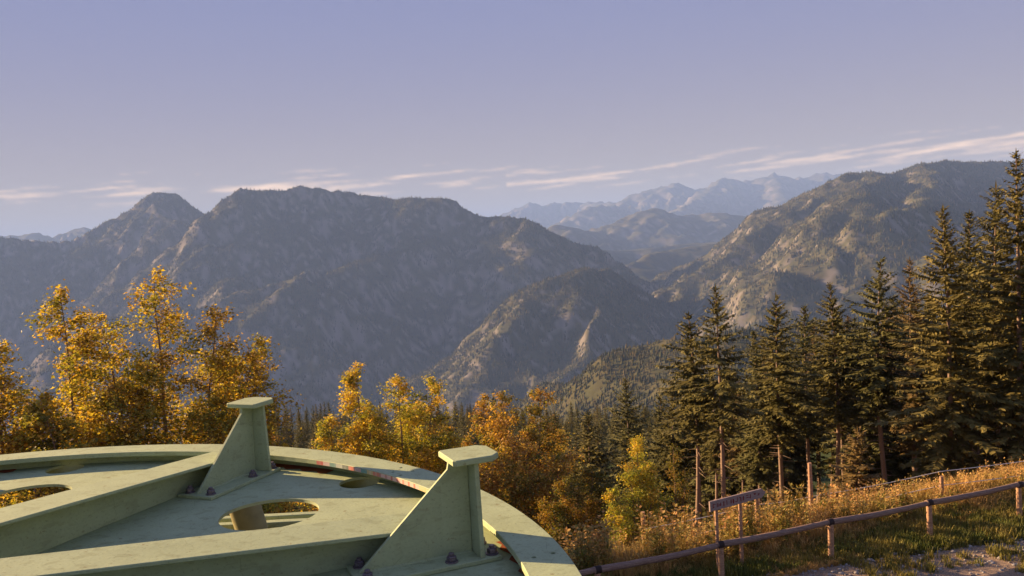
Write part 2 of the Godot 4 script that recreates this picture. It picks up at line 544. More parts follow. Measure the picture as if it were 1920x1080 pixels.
	massif("mountain", "the faint blue summits beyond the end of the long massif", [
		[[-150, 430, 14.0], [0, 441, 14.0], [40, 440, 14.0], [75, 436, 14.0], [100, 444, 14.0], [125, 434, 14.0], [155, 424, 14.0], [175, 432, 14.0], [230, 440, 14.0]],
	], -10500, -5800, -16200, -12200, 70.0, 0.55, 150.0, 707, -0.2, 0, 1.0, 30.0)

# ------------------------------------------------------------------ bull wheel
const WR := 2.25
var WC := Vector3(-2.0758, 8.5 - 0.9463, -2.0028)   # centre of the wheel at the height of its rim plate
const AX := 1.18159   # the first spoke's direction, clockwise from +x seen from above

# spoke frame: x outward, y up, z towards the clockwise side
func spoke(k: int) -> Transform3D:
	return Transform3D(Basis(Vector3.UP, AX - k * PI / 4.0), Vector3.ZERO)

func ring(profile: Array, segs := 192) -> MB:
	var mb := MB.new()
	var k := profile.size()
	for s in segs:
		var a := TAU * s / segs
		for q in profile: mb.p(Vector3(q[0] * cos(a), q[1], q[0] * sin(a)))
	for s in segs:
		var s2 := (s + 1) % segs
		for j in k:
			var j2 := (j + 1) % k
			mb.quad(s * k + j, s2 * k + j, s2 * k + j2, s * k + j2)
	return mb

func cutter(r: float, h: float, p: Vector3) -> CSGCylinder3D:
	var c := CSGCylinder3D.new()
	c.radius = r
	c.height = h
	c.sides = 40 if r > 0.05 else 12
	c.position = p
	c.operation = CSGShape3D.OPERATION_SUBTRACTION
	c.material = M.paint
	return c

func make_wheel() -> void:
	var w := base("bull_wheel", WC)
	tag(w, "large sage green steel lift bull wheel with bolted upright brackets", "bull wheel")
	# rim plate with its drilled holes
	var rim := CSGMesh3D.new()
	rim.name = "rim_plate"
	rim.mesh = ring([[2.107, 0.0], [2.248, 0.0], [2.25, -0.002], [2.25, -0.022], [2.107, -0.022], [2.105, -0.020], [2.105, -0.002]]).done(M.paint)
	rim.material = M.paint
	w.add_child(rim)
	for q in [[737, 885], [751, 891], [752, 877], [774, 883], [1001, 1045], [1037, 1037]]:
		var d := ray(q[0], q[1])
		var p := d * (0.9463 / -d.y) + CAM - WC
		rim.add_child(cutter(0.008, 0.2, p))
	# deck plate with round lightening holes
	var deck := CSGCylinder3D.new()
	deck.name = "deck_plate"
	deck.radius = 2.19
	deck.height = 0.012
	deck.sides = 128
	deck.position.y = -0.071
	deck.material = M.paint
	w.add_child(deck)
	for k in 8:
		var f := spoke(k) * Transform3D(Basis(Vector3.UP, -PI / 8.0), Vector3.ZERO)
		deck.add_child(cutter(0.187, 0.2, f * Vector3(1.64, 0, -0.08)))
		deck.add_child(cutter(0.085, 0.2, f * Vector3(2.10, 0, -0.14)))
	# web behind the rim plate's lip, then the rope groove outside
	put("rim_web", ring([[2.185, -0.0225], [2.2, -0.0225], [2.2, -0.135], [2.185, -0.135]]).done(M.paint), w)
	put("rim_lower_plate", ring([[2.15, -0.1355], [2.25, -0.1355], [2.25, -0.15], [2.15, -0.15]]).done(M.paint), w)
	put("rope_liner", ring([[2.201, -0.05], [2.225, -0.05], [2.215, -0.08], [2.225, -0.11], [2.201, -0.11]]).done(M.under), w)
	var hub := MB.new()
	plate(hub, circle(0.42, 40), -0.28, 0.42, 0.02)
	plate(hub, circle(0.16, 24), 0.14, 0.06, 0.01)
	put("hub", hub.done(M.paint), w)
	# spokes: a flange on a web, rising towards the hub
	for k in 8:
		var f := spoke(k)
		var top := Transform3D(f.basis * Basis(Vector3.BACK, -0.0654), Vector3.ZERO)
		var mb := MB.new()
		var lift := 0.1655
		box(mb, Vector3(1.19, lift - 0.006, 0), Vector3(1.56, 0.012, 0.188), 0.002, top)
		# web plate: outline in (outward, up), thin across
		var side := Transform3D(f.basis * Basis(Vector3.RIGHT, -PI / 2.0), Vector3.ZERO)
		plate(mb, PackedVector2Array([Vector2(0.38, -0.065), Vector2(2.02, -0.065), Vector2(2.02, lift - 0.0655 * 2.02 - 0.0125), Vector2(0.38, lift - 0.0655 * 0.38 - 0.0125)]), -0.006, 0.012, 0.001, side)
		put("spoke", mb.done(M.paint), w)
	for k in 8: bracket(w, spoke(k))
	# bare reddish primer along the foot of the rim, beside each bracket
	for k in 8:
		var pr := MB.new()
		var f := spoke(k)
		for j in 13:
			var a := 0.02 + 0.19 * j / 12.0
			for rr in [2.125 + 0.012 * sin(j * 2.1), 2.18]:
				pr.p(f * Vector3(rr * cos(a), -0.0625, rr * sin(a)))
		for j in 12: pr.quad(j * 2, j * 2 + 1, j * 2 + 3, j * 2 + 2)
		put("bare_primer", pr.done(M.rust), w)
	# strip of small coloured blocks along the lip of the rim plate
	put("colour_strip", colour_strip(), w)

func circle(r: float, k: int) -> PackedVector2Array:
	var o := PackedVector2Array()
	for j in k: o.append(Vector2(cos(TAU * j / k), sin(TAU * j / k)) * r)
	return o

func bracket(w: Node3D, f: Transform3D) -> void:
	var side := f * Transform3D(Basis(Vector3.RIGHT, -PI / 2.0), Vector3.ZERO)
	var g := MB.new()
	# gusset: triangle in the radial plane
	plate(g, PackedVector2Array([Vector2(1.65, -0.05), Vector2(2.018, -0.05), Vector2(2.018, 0.248), Vector2(1.955, 0.248), Vector2(1.95, 0.225)]), 0.112 - 0.2240, 0.013, 0.0015, side)
	# post plate across the gusset's outer end
	var lo := 0.012
	var hi := 0.202
	var across := f * Transform3D(Basis(Vector3.BACK, PI / 2.0), Vector3(2.034, 0, 0))
	plate(g, PackedVector2Array([Vector2(-0.05, lo + 0.015), Vector2(0.248, lo + 0.03), Vector2(0.248, hi - 0.03), Vector2(-0.05, hi - 0.015)]), 0.0, 0.015, 0.0015, across)
	var b := put("bracket", g.done(M.paint), w)
	for zz: float in [0.0985, 0.1125]:
		var wb := MB.new()
		var wp := []
		var wr := []
		for k in 25:
			wp.append(f * Vector3(1.665 + 0.35 * k / 24.0, -0.0505, zz))
			wr.append(0.0045 + 0.0012 * (k % 2))
		tube(wb, wp, wr, 6)
		put("weld_bead", wb.done(M.paint), b)
	var p := MB.new()
	box(p, Vector3(1.858, -0.0575, 0.108), Vector3(0.455, 0.014, 0.178), 0.002, f)
	put("base_plate", p.done(M.paint), b)
	var c := MB.new()
	var ch := 0.03
	var ci := 0.008
	var s := 0.08
	plate(c, PackedVector2Array([Vector2(2.027 - s, 0.107 - s + ci), Vector2(2.027 - s + ci, 0.107 - s), Vector2(2.027 + s - ch, 0.107 - s), Vector2(2.027 + s, 0.107 - s + ch), Vector2(2.027 + s, 0.107 + s - ch), Vector2(2.027 + s - ch, 0.107 + s), Vector2(2.027 - s + ci, 0.107 + s), Vector2(2.027 - s, 0.107 + s - ci)]), 0.249, 0.02, 0.003, f)
	put("cap_plate", c.done(M.paint), b)
	for q in [[1.665, 0.055], [1.665, 0.165], [1.93, 0.165], [2.065, 0.06], [2.065, 0.165]]:
		var m := MB.new()
		plate(m, circle(0.021, 20), -0.0505, 0.004, 0.0005, f * Transform3D(Basis.IDENTITY, Vector3(q[0], 0, q[1])))
		plate(m, circle(0.016, 6), -0.0465, 0.016, 0.002, f * Transform3D(Basis(Vector3.UP, q[0] * 7.0), Vector3(q[0], 0, q[1])))
		plate(m, circle(0.009, 12), -0.0305, 0.009, 0.001, f * Transform3D(Basis.IDENTITY, Vector3(q[0], 0, q[1])))
		put("bolt", m.done(M.bolt), b)

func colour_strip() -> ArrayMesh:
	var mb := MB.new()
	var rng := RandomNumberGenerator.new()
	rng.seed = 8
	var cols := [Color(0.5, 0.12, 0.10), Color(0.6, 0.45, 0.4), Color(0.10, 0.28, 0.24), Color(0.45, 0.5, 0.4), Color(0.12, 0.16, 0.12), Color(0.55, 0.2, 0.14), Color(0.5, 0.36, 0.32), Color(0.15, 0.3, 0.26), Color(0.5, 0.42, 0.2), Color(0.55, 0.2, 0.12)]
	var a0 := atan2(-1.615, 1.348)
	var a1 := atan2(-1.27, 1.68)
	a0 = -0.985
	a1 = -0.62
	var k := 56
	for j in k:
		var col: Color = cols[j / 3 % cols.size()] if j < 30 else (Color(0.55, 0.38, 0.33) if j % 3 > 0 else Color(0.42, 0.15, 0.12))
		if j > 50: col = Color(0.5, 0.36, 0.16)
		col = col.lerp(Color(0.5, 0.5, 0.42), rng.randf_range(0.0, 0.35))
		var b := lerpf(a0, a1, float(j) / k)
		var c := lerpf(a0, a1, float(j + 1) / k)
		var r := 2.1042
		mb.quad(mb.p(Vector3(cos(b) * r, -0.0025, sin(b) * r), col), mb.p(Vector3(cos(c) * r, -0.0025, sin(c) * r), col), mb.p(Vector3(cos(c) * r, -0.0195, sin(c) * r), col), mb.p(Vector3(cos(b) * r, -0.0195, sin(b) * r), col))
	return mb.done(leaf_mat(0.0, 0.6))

func make_station() -> void:
	# column that carries the wheel, out of sight below it
	var st := base("station_column", on_ground(WC.x, WC.z))
	tag(st, "steel column standing under the hub of the green wheel", "column")
	var mb := MB.new()
	tube(mb, [Vector3(0, -0.5, 0), Vector3(0, WC.y - st.position.y - 0.285, 0)], [0.4, 0.3], 24)
	put("shaft", mb.done(M.under), st)
	# frame under the wheel, seen through the lightening hole
	var fr := base("support_frame", Vector3.ZERO)
	tag(fr, "olive steel frame under the wheel glimpsed through its round hole", "frame")
	var a := at(470, 985, 4.6)
	var p := MB.new()
	tube(p, [a + Vector3(-0.06, 0.24, 0), a + Vector3(0.0, 0.0, 0), Vector3(a.x + 0.9, ground(a.x + 0.9, a.z) - 0.4, a.z)], [0.085, 0.085, 0.085], 20)
	put("strut", p.done(M.under), fr)
	var rails := [at(470, 972, 4.85), at(470, 984, 4.75)]
	for q: Vector3 in rails:
		var r := MB.new()
		box(r, q + Vector3(-0.4, 0, 0), Vector3(3.4, 0.03, 0.05), 0.003)
		put("rail", r.done(M.paint), fr)

# ------------------------------------------------------------------ fences and sign
func fence_point(t: float, s := 0.0) -> Vector3:   # t metres along the rail fence from the middle post, s beyond it
	var x := 7.6 + 0.94 * t - 0.34 * s
	var z := -20.8 - 0.34 * t - 0.94 * s
	return on_ground(x, z)

func make_fence() -> void:
	var rng := RandomNumberGenerator.new()
	rng.seed = 5
	var f := base("rail_fence", Vector3.ZERO)
	tag(f, "weathered single rail wooden fence running beside the gravel track", "fence")
	var ts := [-9.6, -6.4, -3.2, 0.0, 3.2, 6.4, 9.6]
	for j in ts.size():
		var p := fence_point(ts[j])
		var m := MB.new()
		var lean := Vector3(rng.randf_range(-0.03, 0.03), 0, rng.randf_range(-0.03, 0.03))
		tube(m, [p + Vector3(0, -0.3, 0) - lean * 0.3, p + Vector3(0, 0.5, 0) + lean * 0.5, p + Vector3(0, 0.96, 0) + lean], [0.072, 0.07, 0.068], 10, Color.WHITE, 0.05, rng)
		put("post", m.done(M.post_wood), f)
		if j > 0:
			var q := fence_point(ts[j - 1])
			var r := MB.new()
			var e := (p - q).normalized() * 0.10
			var a := q + Vector3(0, 1.0, 0) - e
			var b := p + Vector3(0, 1.0 + (0.012 if j % 2 else -0.012), 0) + e
			var pts := []
			var rad := []
			for k in 9:
				pts.append(a.lerp(b, k / 8.0) + Vector3(0, -0.035 * sin(k / 8.0 * PI) + rng.randf_range(-0.006, 0.006), 0))
				rad.append(lerpf(0.080, 0.066, k / 8.0))
			tube(r, pts, rad, 10, Color.WHITE, 0.05, rng)
			put("rail", r.done(M.old_wood), f)
	for t: float in ts:
		var q := fence_point(t) + Vector3(0, 1.0, 0)
		var m := MB.new()
		var e := Vector3(0.94, 0, -0.34) * 0.07
		tube(m, [q - e, q + e], [0.088, 0.086], 12)
		put("strap", m.done(M.strap), f)
	# wire fence behind, on taller round posts
	var w := base("wire_fence", Vector3.ZERO)
	tag(w, "wire pasture fence on slim round posts in the tall weeds", "fence")
	var tops := []
	for q in [[1205, 960, 22.3], [1418, 924, 23.0], [1518, 868, 24.4], [1765, 893, 24.4], [2080, 850, 25.5]]:
		var top := at(q[0], q[1], q[2])
		var g := on_ground(top.x, top.z)
		var m := MB.new()
		tube(m, [g - Vector3(0, 0.3, 0), (g + top) * 0.5 + Vector3(0.01, 0, 0), top], [0.065, 0.06, 0.055], 10, Color.WHITE, 0.05, rng)
		put("post", m.done(M.post_wood), w)
		tops.append([top, g])
	for k in 2:
		for j in tops.size() - 1:
			var m := MB.new()
			var pts := []
			var rad := []
			for i in 9:
				var t := i / 8.0
				var lo: Vector3 = tops[j][1].lerp(tops[j + 1][1], t)
				pts.append(lo + Vector3(0, 1.12 - 0.42 * k - 0.04 * sin(t * PI), -0.07))
				rad.append(0.011)
			tube(m, pts, rad, 5)
			put("wire", m.done(M.wire), w)

func make_sign() -> void:
	var a := at(1330, 950, 20.2)
	var b := at(1435, 941, 21.0)
	var s := base("direction_sign", Vector3(a.x, 0, a.z))
	tag(s, "weathered wooden arrow sign with faded red lettering behind the rail fence", "sign")
	var along := b - a
	along.y = 0.0
	var length := along.length()
	along = along.normalized()
	var frame := Basis(along, Vector3.UP, along.cross(Vector3.UP))
	var o := a - s.position
	# board outline in (along, up)
	var tilt := 0.02
	var bd := MB.new()
	var xf := Transform3D(frame * Basis(Vector3.BACK, tilt) * Basis(Vector3.RIGHT, -PI / 2.0), o)
	plate(bd, PackedVector2Array([Vector2(0, -0.125), Vector2(length - 0.13, -0.115), Vector2(length, 0.0), Vector2(length - 0.13, 0.115), Vector2(0, 0.125)]), -0.03, 0.05, 0.004, xf)
	put("board", bd.done(M.sign_wood), s)
	# worn, unreadable letters: short strokes
	var rng := RandomNumberGenerator.new()
	rng.seed = 77
	var x := 0.09
	while x < length - 0.25:
		for k in rng.randi_range(2, 3):
			var l := MB.new()
			var hz := rng.randf() < 0.45
			var c := Vector2(x + rng.randf_range(0.0, 0.05), rng.randf_range(-0.045, 0.045))
			var h := Vector2(rng.randf_range(0.025, 0.04), 0.009) if hz else Vector2(0.009, rng.randf_range(0.04, 0.06))
			if not hz: c.y *= 0.25
			plate(l, PackedVector2Array([c - h, Vector2(c.x + h.x, c.y - h.y), c + h, Vector2(c.x - h.x, c.y + h.y)]), -0.0325 - 0.0007 * k, 0.002, 0.0003, xf)
			put("letter_stroke", l.done(M.letter), s)
		x += rng.randf_range(0.095, 0.125)
	for q in [0.27, 1.02]:
		var m := MB.new()
		var p: Vector3 = o + along * float(q) - frame.z * 0.08
		var g := ground(s.position.x + p.x, s.position.z + p.z)
		tube(m, [Vector3(p.x, g - 0.3, p.z), Vector3(p.x, a.y * 0.5 + g * 0.5, p.z), Vector3(p.x, a.y + 0.1, p.z)], [0.048, 0.047, 0.045], 10, Color.WHITE, 0.05, rng)
		put("post", m.done(M.post_wood), s)

# ------------------------------------------------------------------ trees
func kite(mb: MB, p: Vector3, d: Vector3, side: Vector3, l: float, w: float, col: Color) -> void:
	var a := mb.p(p, col)
	var b := mb.p(p + d * l * 0.45 + side * w, col)
	var c := mb.p(p + d * l, col)
	var e := mb.p(p + d * l * 0.45 - side * w, col)
	mb.quad(a, b, c, e)

# trunk and crown of a spruce of height h; cb = where the crown starts, r = its widest radius
func spruce_meshes(h: float, r: float, cb: float, sd: int, detail: float, tone: Color, sparse := 0.0, lean := 0.0) -> Array:
	var rng := RandomNumberGenerator.new()
	rng.seed = sd
	var tr := MB.new()
	var bend := Vector3(rng.randf_range(-0.3, 0.3), 0, rng.randf_range(-0.3, 0.3)) + Vector3(lean, 0, 0)
	var tr_at := func(y: float) -> Vector3: return Vector3(0, y, 0) + bend * sin(y / h * PI)
	var pts := []
	var rad := []
	for k in 9:
		var t := k / 8.0
		pts.append(tr_at.call(h * t * 0.99 - (0.5 if k == 0 else 0.0)))
		rad.append(maxf(0.012, h * 0.0105 * pow(1.0 - t, 0.85) + 0.008))
	tube(tr, pts, rad, 9 if detail > 0.5 else 5, Color.WHITE, 0.06, rng)
	# dead stubs below the crown
	if detail > 0.8:
		for k in int((h * cb) * 7.0):
			var y := rng.randf_range(h * 0.12, h * cb + 0.5)
			var a := rng.randf() * TAU
			var p: Vector3 = tr_at.call(y)
			var l := rng.randf_range(0.25, 0.9)
			tube(tr, [p, p + Vector3(cos(a) * l, -0.12 * l, sin(a) * l)], [0.016, 0.006], 4)
	var cr := MB.new()
	var y0 := h * cb
	var y := y0
	while y < h - 0.15:
		var t := (y - y0) / (h - y0)
		var prof := pow(minf(1.0, (1.0 - t) * 1.7), 0.85) * (0.55 + 0.45 * smoothstep(0.0, 0.25, t)) * r * 1.12
		var nb := int(round((6.0 + 4.0 * (1.0 - t)) * (0.65 + 0.35 * detail)))
		var phase := rng.randf() * TAU
		var level := rng.randf_range(0.72, 1.2)
		for b in nb:
			if rng.randf() < sparse: continue
			var a := phase + TAU * (b + rng.randf_range(-0.35, 0.35)) / nb
			var l := maxf(0.12, prof * level * rng.randf_range(0.5, 1.2))
			var o: Vector3 = tr_at.call(y + rng.randf_range(-0.14, 0.14))
			var out := Vector3(cos(a), 0, sin(a))
			var side := Vector3(-sin(a), 0, cos(a))
			var droop := lerpf(-0.55, 0.5, pow(t, 1.5)) + rng.randf_range(-0.1, 0.1)
			var shade := rng.randf_range(0.75, 1.2)
			var n := int(3 + l * 9.5 * detail)
			for k in n:
				var u := (k + 0.6) / n
				if u < 0.15 and l > 0.8: continue
				var q := o + out * (l * u) + Vector3.UP * (l * (droop * u + 0.18 * u * u))
				var col := tone * (shade * rng.randf_range(0.8, 1.25))
				col.a = 1.0
				var sl := (0.16 + 0.30 * l * (1.0 - u * 0.65)) * rng.randf_range(0.7, 1.2)
				sl = minf(sl * 0.8, 0.44) * (1.0 if detail > 0.5 else 1.5)
				var sw := sl * 0.14 + 0.02
				for sg: float in [-1.0, 1.0]:
					var d := (out * rng.randf_range(0.45, 0.9) + side * sg * rng.randf_range(0.5, 1.0) + Vector3.DOWN * rng.randf_range(0.0, 0.5)).normalized()
					kite(cr, q, d, d.cross(Vector3(rng.randf_range(-0.4, 0.4), 1, rng.randf_range(-0.4, 0.4))).normalized(), sl, sw, col)
				if detail > 0.5:
					var hd := (Vector3.DOWN + out * rng.randf_range(0.0, 0.6) + side * rng.randf_range(-0.4, 0.4)).normalized()
					kite(cr, q, hd, (side + out * rng.randf_range(-0.5, 0.5)).normalized(), sl * 0.7, sw * 0.8, col * 0.95)
			kite(cr, o + out * (l * 0.85) + Vector3.UP * (l * (droop * 0.85 + 0.13)), (out + Vector3.UP * (droop + 0.35) * 0.6).normalized(), side, 0.24, 0.05, tone * shade)
		y += rng.randf_range(0.2, 0.32) * (1.0 if detail > 0.5 else 2.0) * (0.6 + 0.4 * h / 14.0)
	kite(cr, tr_at.call(h - 0.5), Vector3.UP, Vector3.RIGHT, 0.6, 0.05, tone)
	kite(cr, tr_at.call(h - 0.5), Vector3.UP, Vector3.BACK, 0.6, 0.05, tone)
	return [tr.done(M.bark), cr.done(M.needle)]

func tree(called: String, where: Vector3, meshes: Array, label: String, category: String, group: String) -> Node3D:
	var o := base(called, where)
	put("trunk", meshes[0], o)
	put("crown", meshes[1], o)
	tag(o, label, category, group)
	return o

func make_spruces() -> void:
	var green := Color(0.125, 0.112, 0.036)
	var dark := Color(0.112, 0.108, 0.038)
	var olive := Color(0.155, 0.13, 0.04)
	var brown := Color(0.165, 0.115, 0.042)
	# [px top, py top, depth, width px, crown start, tone, sparse, label]
	var list := [
		[1290, 585, 41.0, 130, 0.46, green, 0.15, "slim spruce with a bare lower trunk at the downhill end of the tall stand"],
		[1341, 533, 39.0, 125, 0.42, green, 0.35, "thin gappy spruce with its straight trunk showing behind the arrow sign"],
		[1412, 620, 47.0, 110, 0.25, dark, 0.1, "short dark spruce squeezed between two taller ones behind the sign"],
		[1455, 548, 44.0, 140, 0.38, green, 0.15, "full olive green spruce with a rounded tip next to the gappy one"],
		[1508, 572, 50.0, 120, 0.42, dark, 0.1, "narrow dark spruce standing behind its neighbours in the stand"],
		[1555, 530, 46.0, 130, 0.42, green, 0.15, "pointed spruce with a pale bare trunk foot behind the wire fence"],
		[1602, 592, 54.0, 110, 0.2, dark, 0.05, "low spruce in the gap beside the spruce with wide level branches"],
		[1652, 485, 44.0, 150, 0.4, dark, 0.1, "dark topped spruce with wide level branches in the middle of the stand"],
		[1706, 482, 52.0, 110, 0.2, brown, 0.1, "reddish brown thinning spruce behind the broad sunlit one"],
		[1767, 384, 36.0, 200, 0.05, olive, 0.12, "broad sunlit spruce branched down to the ground by the fence post"],
		[1818, 394, 43.0, 140, 0.34, green, 0.05, "slender spruce just behind the broad sunlit one"],
		[1868, 340, 40.0, 150, 0.3, green, 0.1, "tall spruce close beside the tallest one"],
		[1905, 280, 35.0, 200, 0.05, olive, 0.18, "tallest spruce with a pale trunk showing through its crown"],
		[1985, 300, 38.0, 190, 0.05, olive, 0.05, "spruce half hidden beyond the tallest one"],
		[1172, 708, 66.0, 120, 0.08, dark, 0.0, "dark conical spruce alone below the sunlit hill crest"],
		[1102, 768, 52.0, 150, 0.05, green, 0.05, "broad light green spruce behind the low yellowish sapling"],
		[1236, 735, 56.0, 110, 0.08, dark, 0.0, "dark spruce between the conical one and the slim bare trunked one"],
		[1040, 770, 70.0, 90, 0.08, green, 0.0, "small green spruce behind the rust orange maple"],
		[1585, 640, 62.0, 130, 0.1, dark, 0.0, "shaded spruce deep inside the stand behind the pointed one"],
		[1635, 640, 60.0, 130, 0.1, dark, 0.0, "shaded spruce deep inside the stand behind the dark topped one"],
		[1690, 640, 58.0, 130, 0.1, dark, 0.0, "shaded spruce deep inside the stand behind the reddish one"],
		[1480, 655, 60.0, 130, 0.1, dark, 0.0, "shaded spruce deep inside the stand behind the rounded one"],
		[1375, 690, 60.0, 120, 0.1, dark, 0.0, "shaded spruce deep inside the stand behind the gappy one"],
		[1740, 560, 56.0, 130, 0.1, dark, 0.0, "shaded spruce seen between the reddish and the broad sunlit one"],
		[1850, 520, 58.0, 130, 0.1, dark, 0.0, "shaded spruce behind the slender one at the stand's edge"],
		[1310, 720, 62.0, 120, 0.1, dark, 0.0, "shaded spruce behind the slim bare trunked one"],
		[1612, 800, 34.0, 90, 0.02, brown, 0.15, "young reddish spruce at the edge of the dark stand"],
		[925, 745, 44.0, 90, 0.06, green, 0.05, "green spruce growing between the two orange maples"],
	]
	for j in list.size():
		var q: Array = list[j]
		var top := at(q[0], q[1], q[2])
		var g := on_ground(top.x, top.z)
		var h := top.y - g.y
		var det := 1.0 if q[2] < 50.0 else 0.8
		var me := spruce_meshes(h, q[3] * 0.5 * q[2] / F, q[4], 900 + j * 7, det, q[5], q[6])
		tree("spruce_tree", g, me, q[7], "tree", "spruces of the stand")
	# more spruces standing behind those, closing the stand
	var back := []
	for k in 4: back.append(spruce_meshes(15.0, 1.9, 0.4, 1300 + k, 0.75, [green, dark, olive, brown][k], 0.0))
	var rb := RandomNumberGenerator.new()
	rb.seed = 17
	for j in 44:
		var px := 1265.0 + 17.0 * j + rb.randf_range(-9.0, 9.0)
		var d := rb.randf_range(50.0, 78.0)
		var crest := lerpf(690.0, 470.0, clampf((px - 1265.0) / 650.0, 0.0, 1.0)) + rb.randf_range(0.0, 90.0)
		var top := at(px, crest, d)
		var g := on_ground(top.x, top.z)
		var o := tree("stand_spruce", g, back[j % 4], "shaded spruce in the back rows of the tall stand", "tree", "back rows of the spruce stand")
		var sc := (top.y - g.y) / 15.0
		o.scale = Vector3(sc, sc, sc)
		o.rotation.y = rb.randf() * TAU
	# the forest further down the slope: a few shapes, repeated
	var kinds := []
	for k in 6:
		kinds.append(spruce_meshes(16.0, [2.6, 2.3, 2.9, 2.1, 2.5, 2.8][k], 0.08, 1500 + k, 0.6, [green, dark, dark, olive, dark, green][k], 0.0))
	var rng := RandomNumberGenerator.new()
	rng.seed = 44
	var made := 0
	var tries := 0
	while made < 252 and tries < 4000:
		tries += 1
		var d := lerpf(78.0, 250.0, sqrt(rng.randf()))
		var px := rng.randf_range(380.0, 1420.0)
		if px > 1250.0 and d > 150.0: continue
		var p := at(px, 760.0, d)
		var g := on_ground(p.x, p.z)
		var k := rng.randi() % 6
		# keep the crest of the tree tops where the forest meets the far slope
		var limit := CAM.y + ray(px, 752.0 + rng.randf_range(0.0, 30.0) + maxf(0.0, 230.0 - d) * 0.30).y * d
		var h := minf(limit - g.y, 24.0)
		if h < 6.0: continue
		var o := tree("forest_spruce", g, kinds[k], "spruce in the dense forest below the orange maples", "tree", "spruces of the lower forest")
		var sc := h / 16.0
		o.scale = Vector3(lerpf(sc, 1.0, 0.4), sc, lerpf(sc, 1.0, 0.4))
		o.rotation.y = rng.randf() * TAU
		made += 1

func leaf(mb: MB, p: Vector3, d: Vector3, nrm: Vector3, s: float, col: Color) -> void:
	var w := d.cross(nrm).normalized()
	var up := w.cross(d).normalized() * (s * 0.12)
	var a := mb.p(p, col)
	var l := mb.p(p + d * s * 0.42 + w * s * 0.52 + up, col)
	var n1 := mb.p(p + d * s * 0.55 + w * s * 0.20, col)
	var t := mb.p(p + d * s + up * 0.3, col)
	var n2 := mb.p(p + d * s * 0.55 - w * s * 0.20, col)
	var r := mb.p(p + d * s * 0.42 - w * s * 0.52 + up, col)
	mb.tri(a, l, n1); mb.tri(a, n1, t); mb.tri(a, t, n2); mb.tri(a, n2, r)

# leaders: list of [dx, dz, height share]
func broadleaf_meshes(h: float, r: float, cb: float, leaders: Array, count: int, ls: float, pal: Array, sd: int) -> Array:
	var rng := RandomNumberGenerator.new()
	rng.seed = sd
	var wood := MB.new()
	var cr := MB.new()
	var twigs := []
	var fork := h * minf(cb * 0.7, 0.25)
	tube(wood, [Vector3(0, -0.4, 0), Vector3(0.03, fork * 0.5, 0), Vector3(0, fork, 0)], [h * 0.013 + 0.02, h * 0.011 + 0.02, h * 0.010 + 0.015], 8, Color.WHITE, 0.05, rng)
	for q in leaders:
		var top := Vector3(q[0] * r, h * q[2], q[1] * r)
		var pts := []
		var rad := []
		for k in 8:
			var t := k / 7.0
			var p := Vector3(0, fork, 0).lerp(top, t) + Vector3(q[0], 0, q[1]) * r * 0.35 * sin(t * PI) * (1.0 - t)
			p += Vector3(rng.randf_range(-1, 1), 0, rng.randf_range(-1, 1)) * 0.05 * (1.0 if k > 0 and k < 7 else 0.0)
			pts.append(p)
			rad.append(lerpf(h * 0.008 + 0.01, 0.006, t))
		tube(wood, pts, rad, 6)
		var hl: float = h * q[2]
		var nb := int(hl * (1.0 - cb) * 6.5)
		for b in nb:
			var t := pow((b + rng.randf()) / nb, 0.85)
			var yy := lerpf(h * cb, hl, t)
			var ft := clampf((yy - fork) / maxf(0.1, hl - fork), 0.0, 0.999) * 7.0
			var i0 := int(ft)
			var o: Vector3 = pts[i0].lerp(pts[i0 + 1], ft - i0)
			var a := rng.randf() * TAU
			var share: float = 0.9 if leaders.size() == 1 else 0.72
			var l := r * share * (pow(1.0 - t, 0.6) * 0.92 + 0.09) * rng.randf_range(0.55, 1.15)
			var rise := rng.randf_range(0.25, 0.75)
			var out := Vector3(cos(a), rise, sin(a)).normalized()
			var e := o + out * l + Vector3.DOWN * l * 0.12
			var mid := o.lerp(e, 0.5) + Vector3.UP * l * 0.04
			tube(wood, [o, mid, e], [0.006 + l * 0.007, 0.004 + l * 0.004, 0.003], 4)
			twigs.append([o, mid, e, l])
	var total := 0.0
	for q in twigs: total += q[3] + 0.25
	for q in twigs:
		var n := int(count * (q[3] + 0.25) / total)
		var l: float = q[3]
		var hue := rng.randf()
		for k in n:
			var u := sqrt(rng.randf())
			var p: Vector3 = q[0].lerp(q[1], u * 2.0) if u < 0.5 else q[1].lerp(q[2], u * 2.0 - 1.0)
			p += Vector3(rng.randfn(0, 1), rng.randfn(0, 0.8), rng.randfn(0, 1)) * (0.08 + 0.13 * l * u)
			var d := Vector3(rng.randf_range(-1, 1), rng.randf_range(-0.9, 0.15), rng.randf_range(-1, 1)).normalized()
			var nrm := Vector3(rng.randf_range(-0.8, 0.8), 1.0, rng.randf_range(-0.8, 0.8)).normalized()
			var c: Color = pal[mini(int(pow(clampf(hue + rng.randf_range(-0.35, 0.35), 0, 0.999), 1.0) * pal.size()), pal.size() - 1)]
			c = c * rng.randf_range(0.75, 1.2)
			c.a = 1.0
			leaf(cr, p, d, nrm, ls * (0.52 + 0.62 * rng.randf() * rng.randf()), c)
	return [wood.done(M.bark), cr.done(M.leaf)]

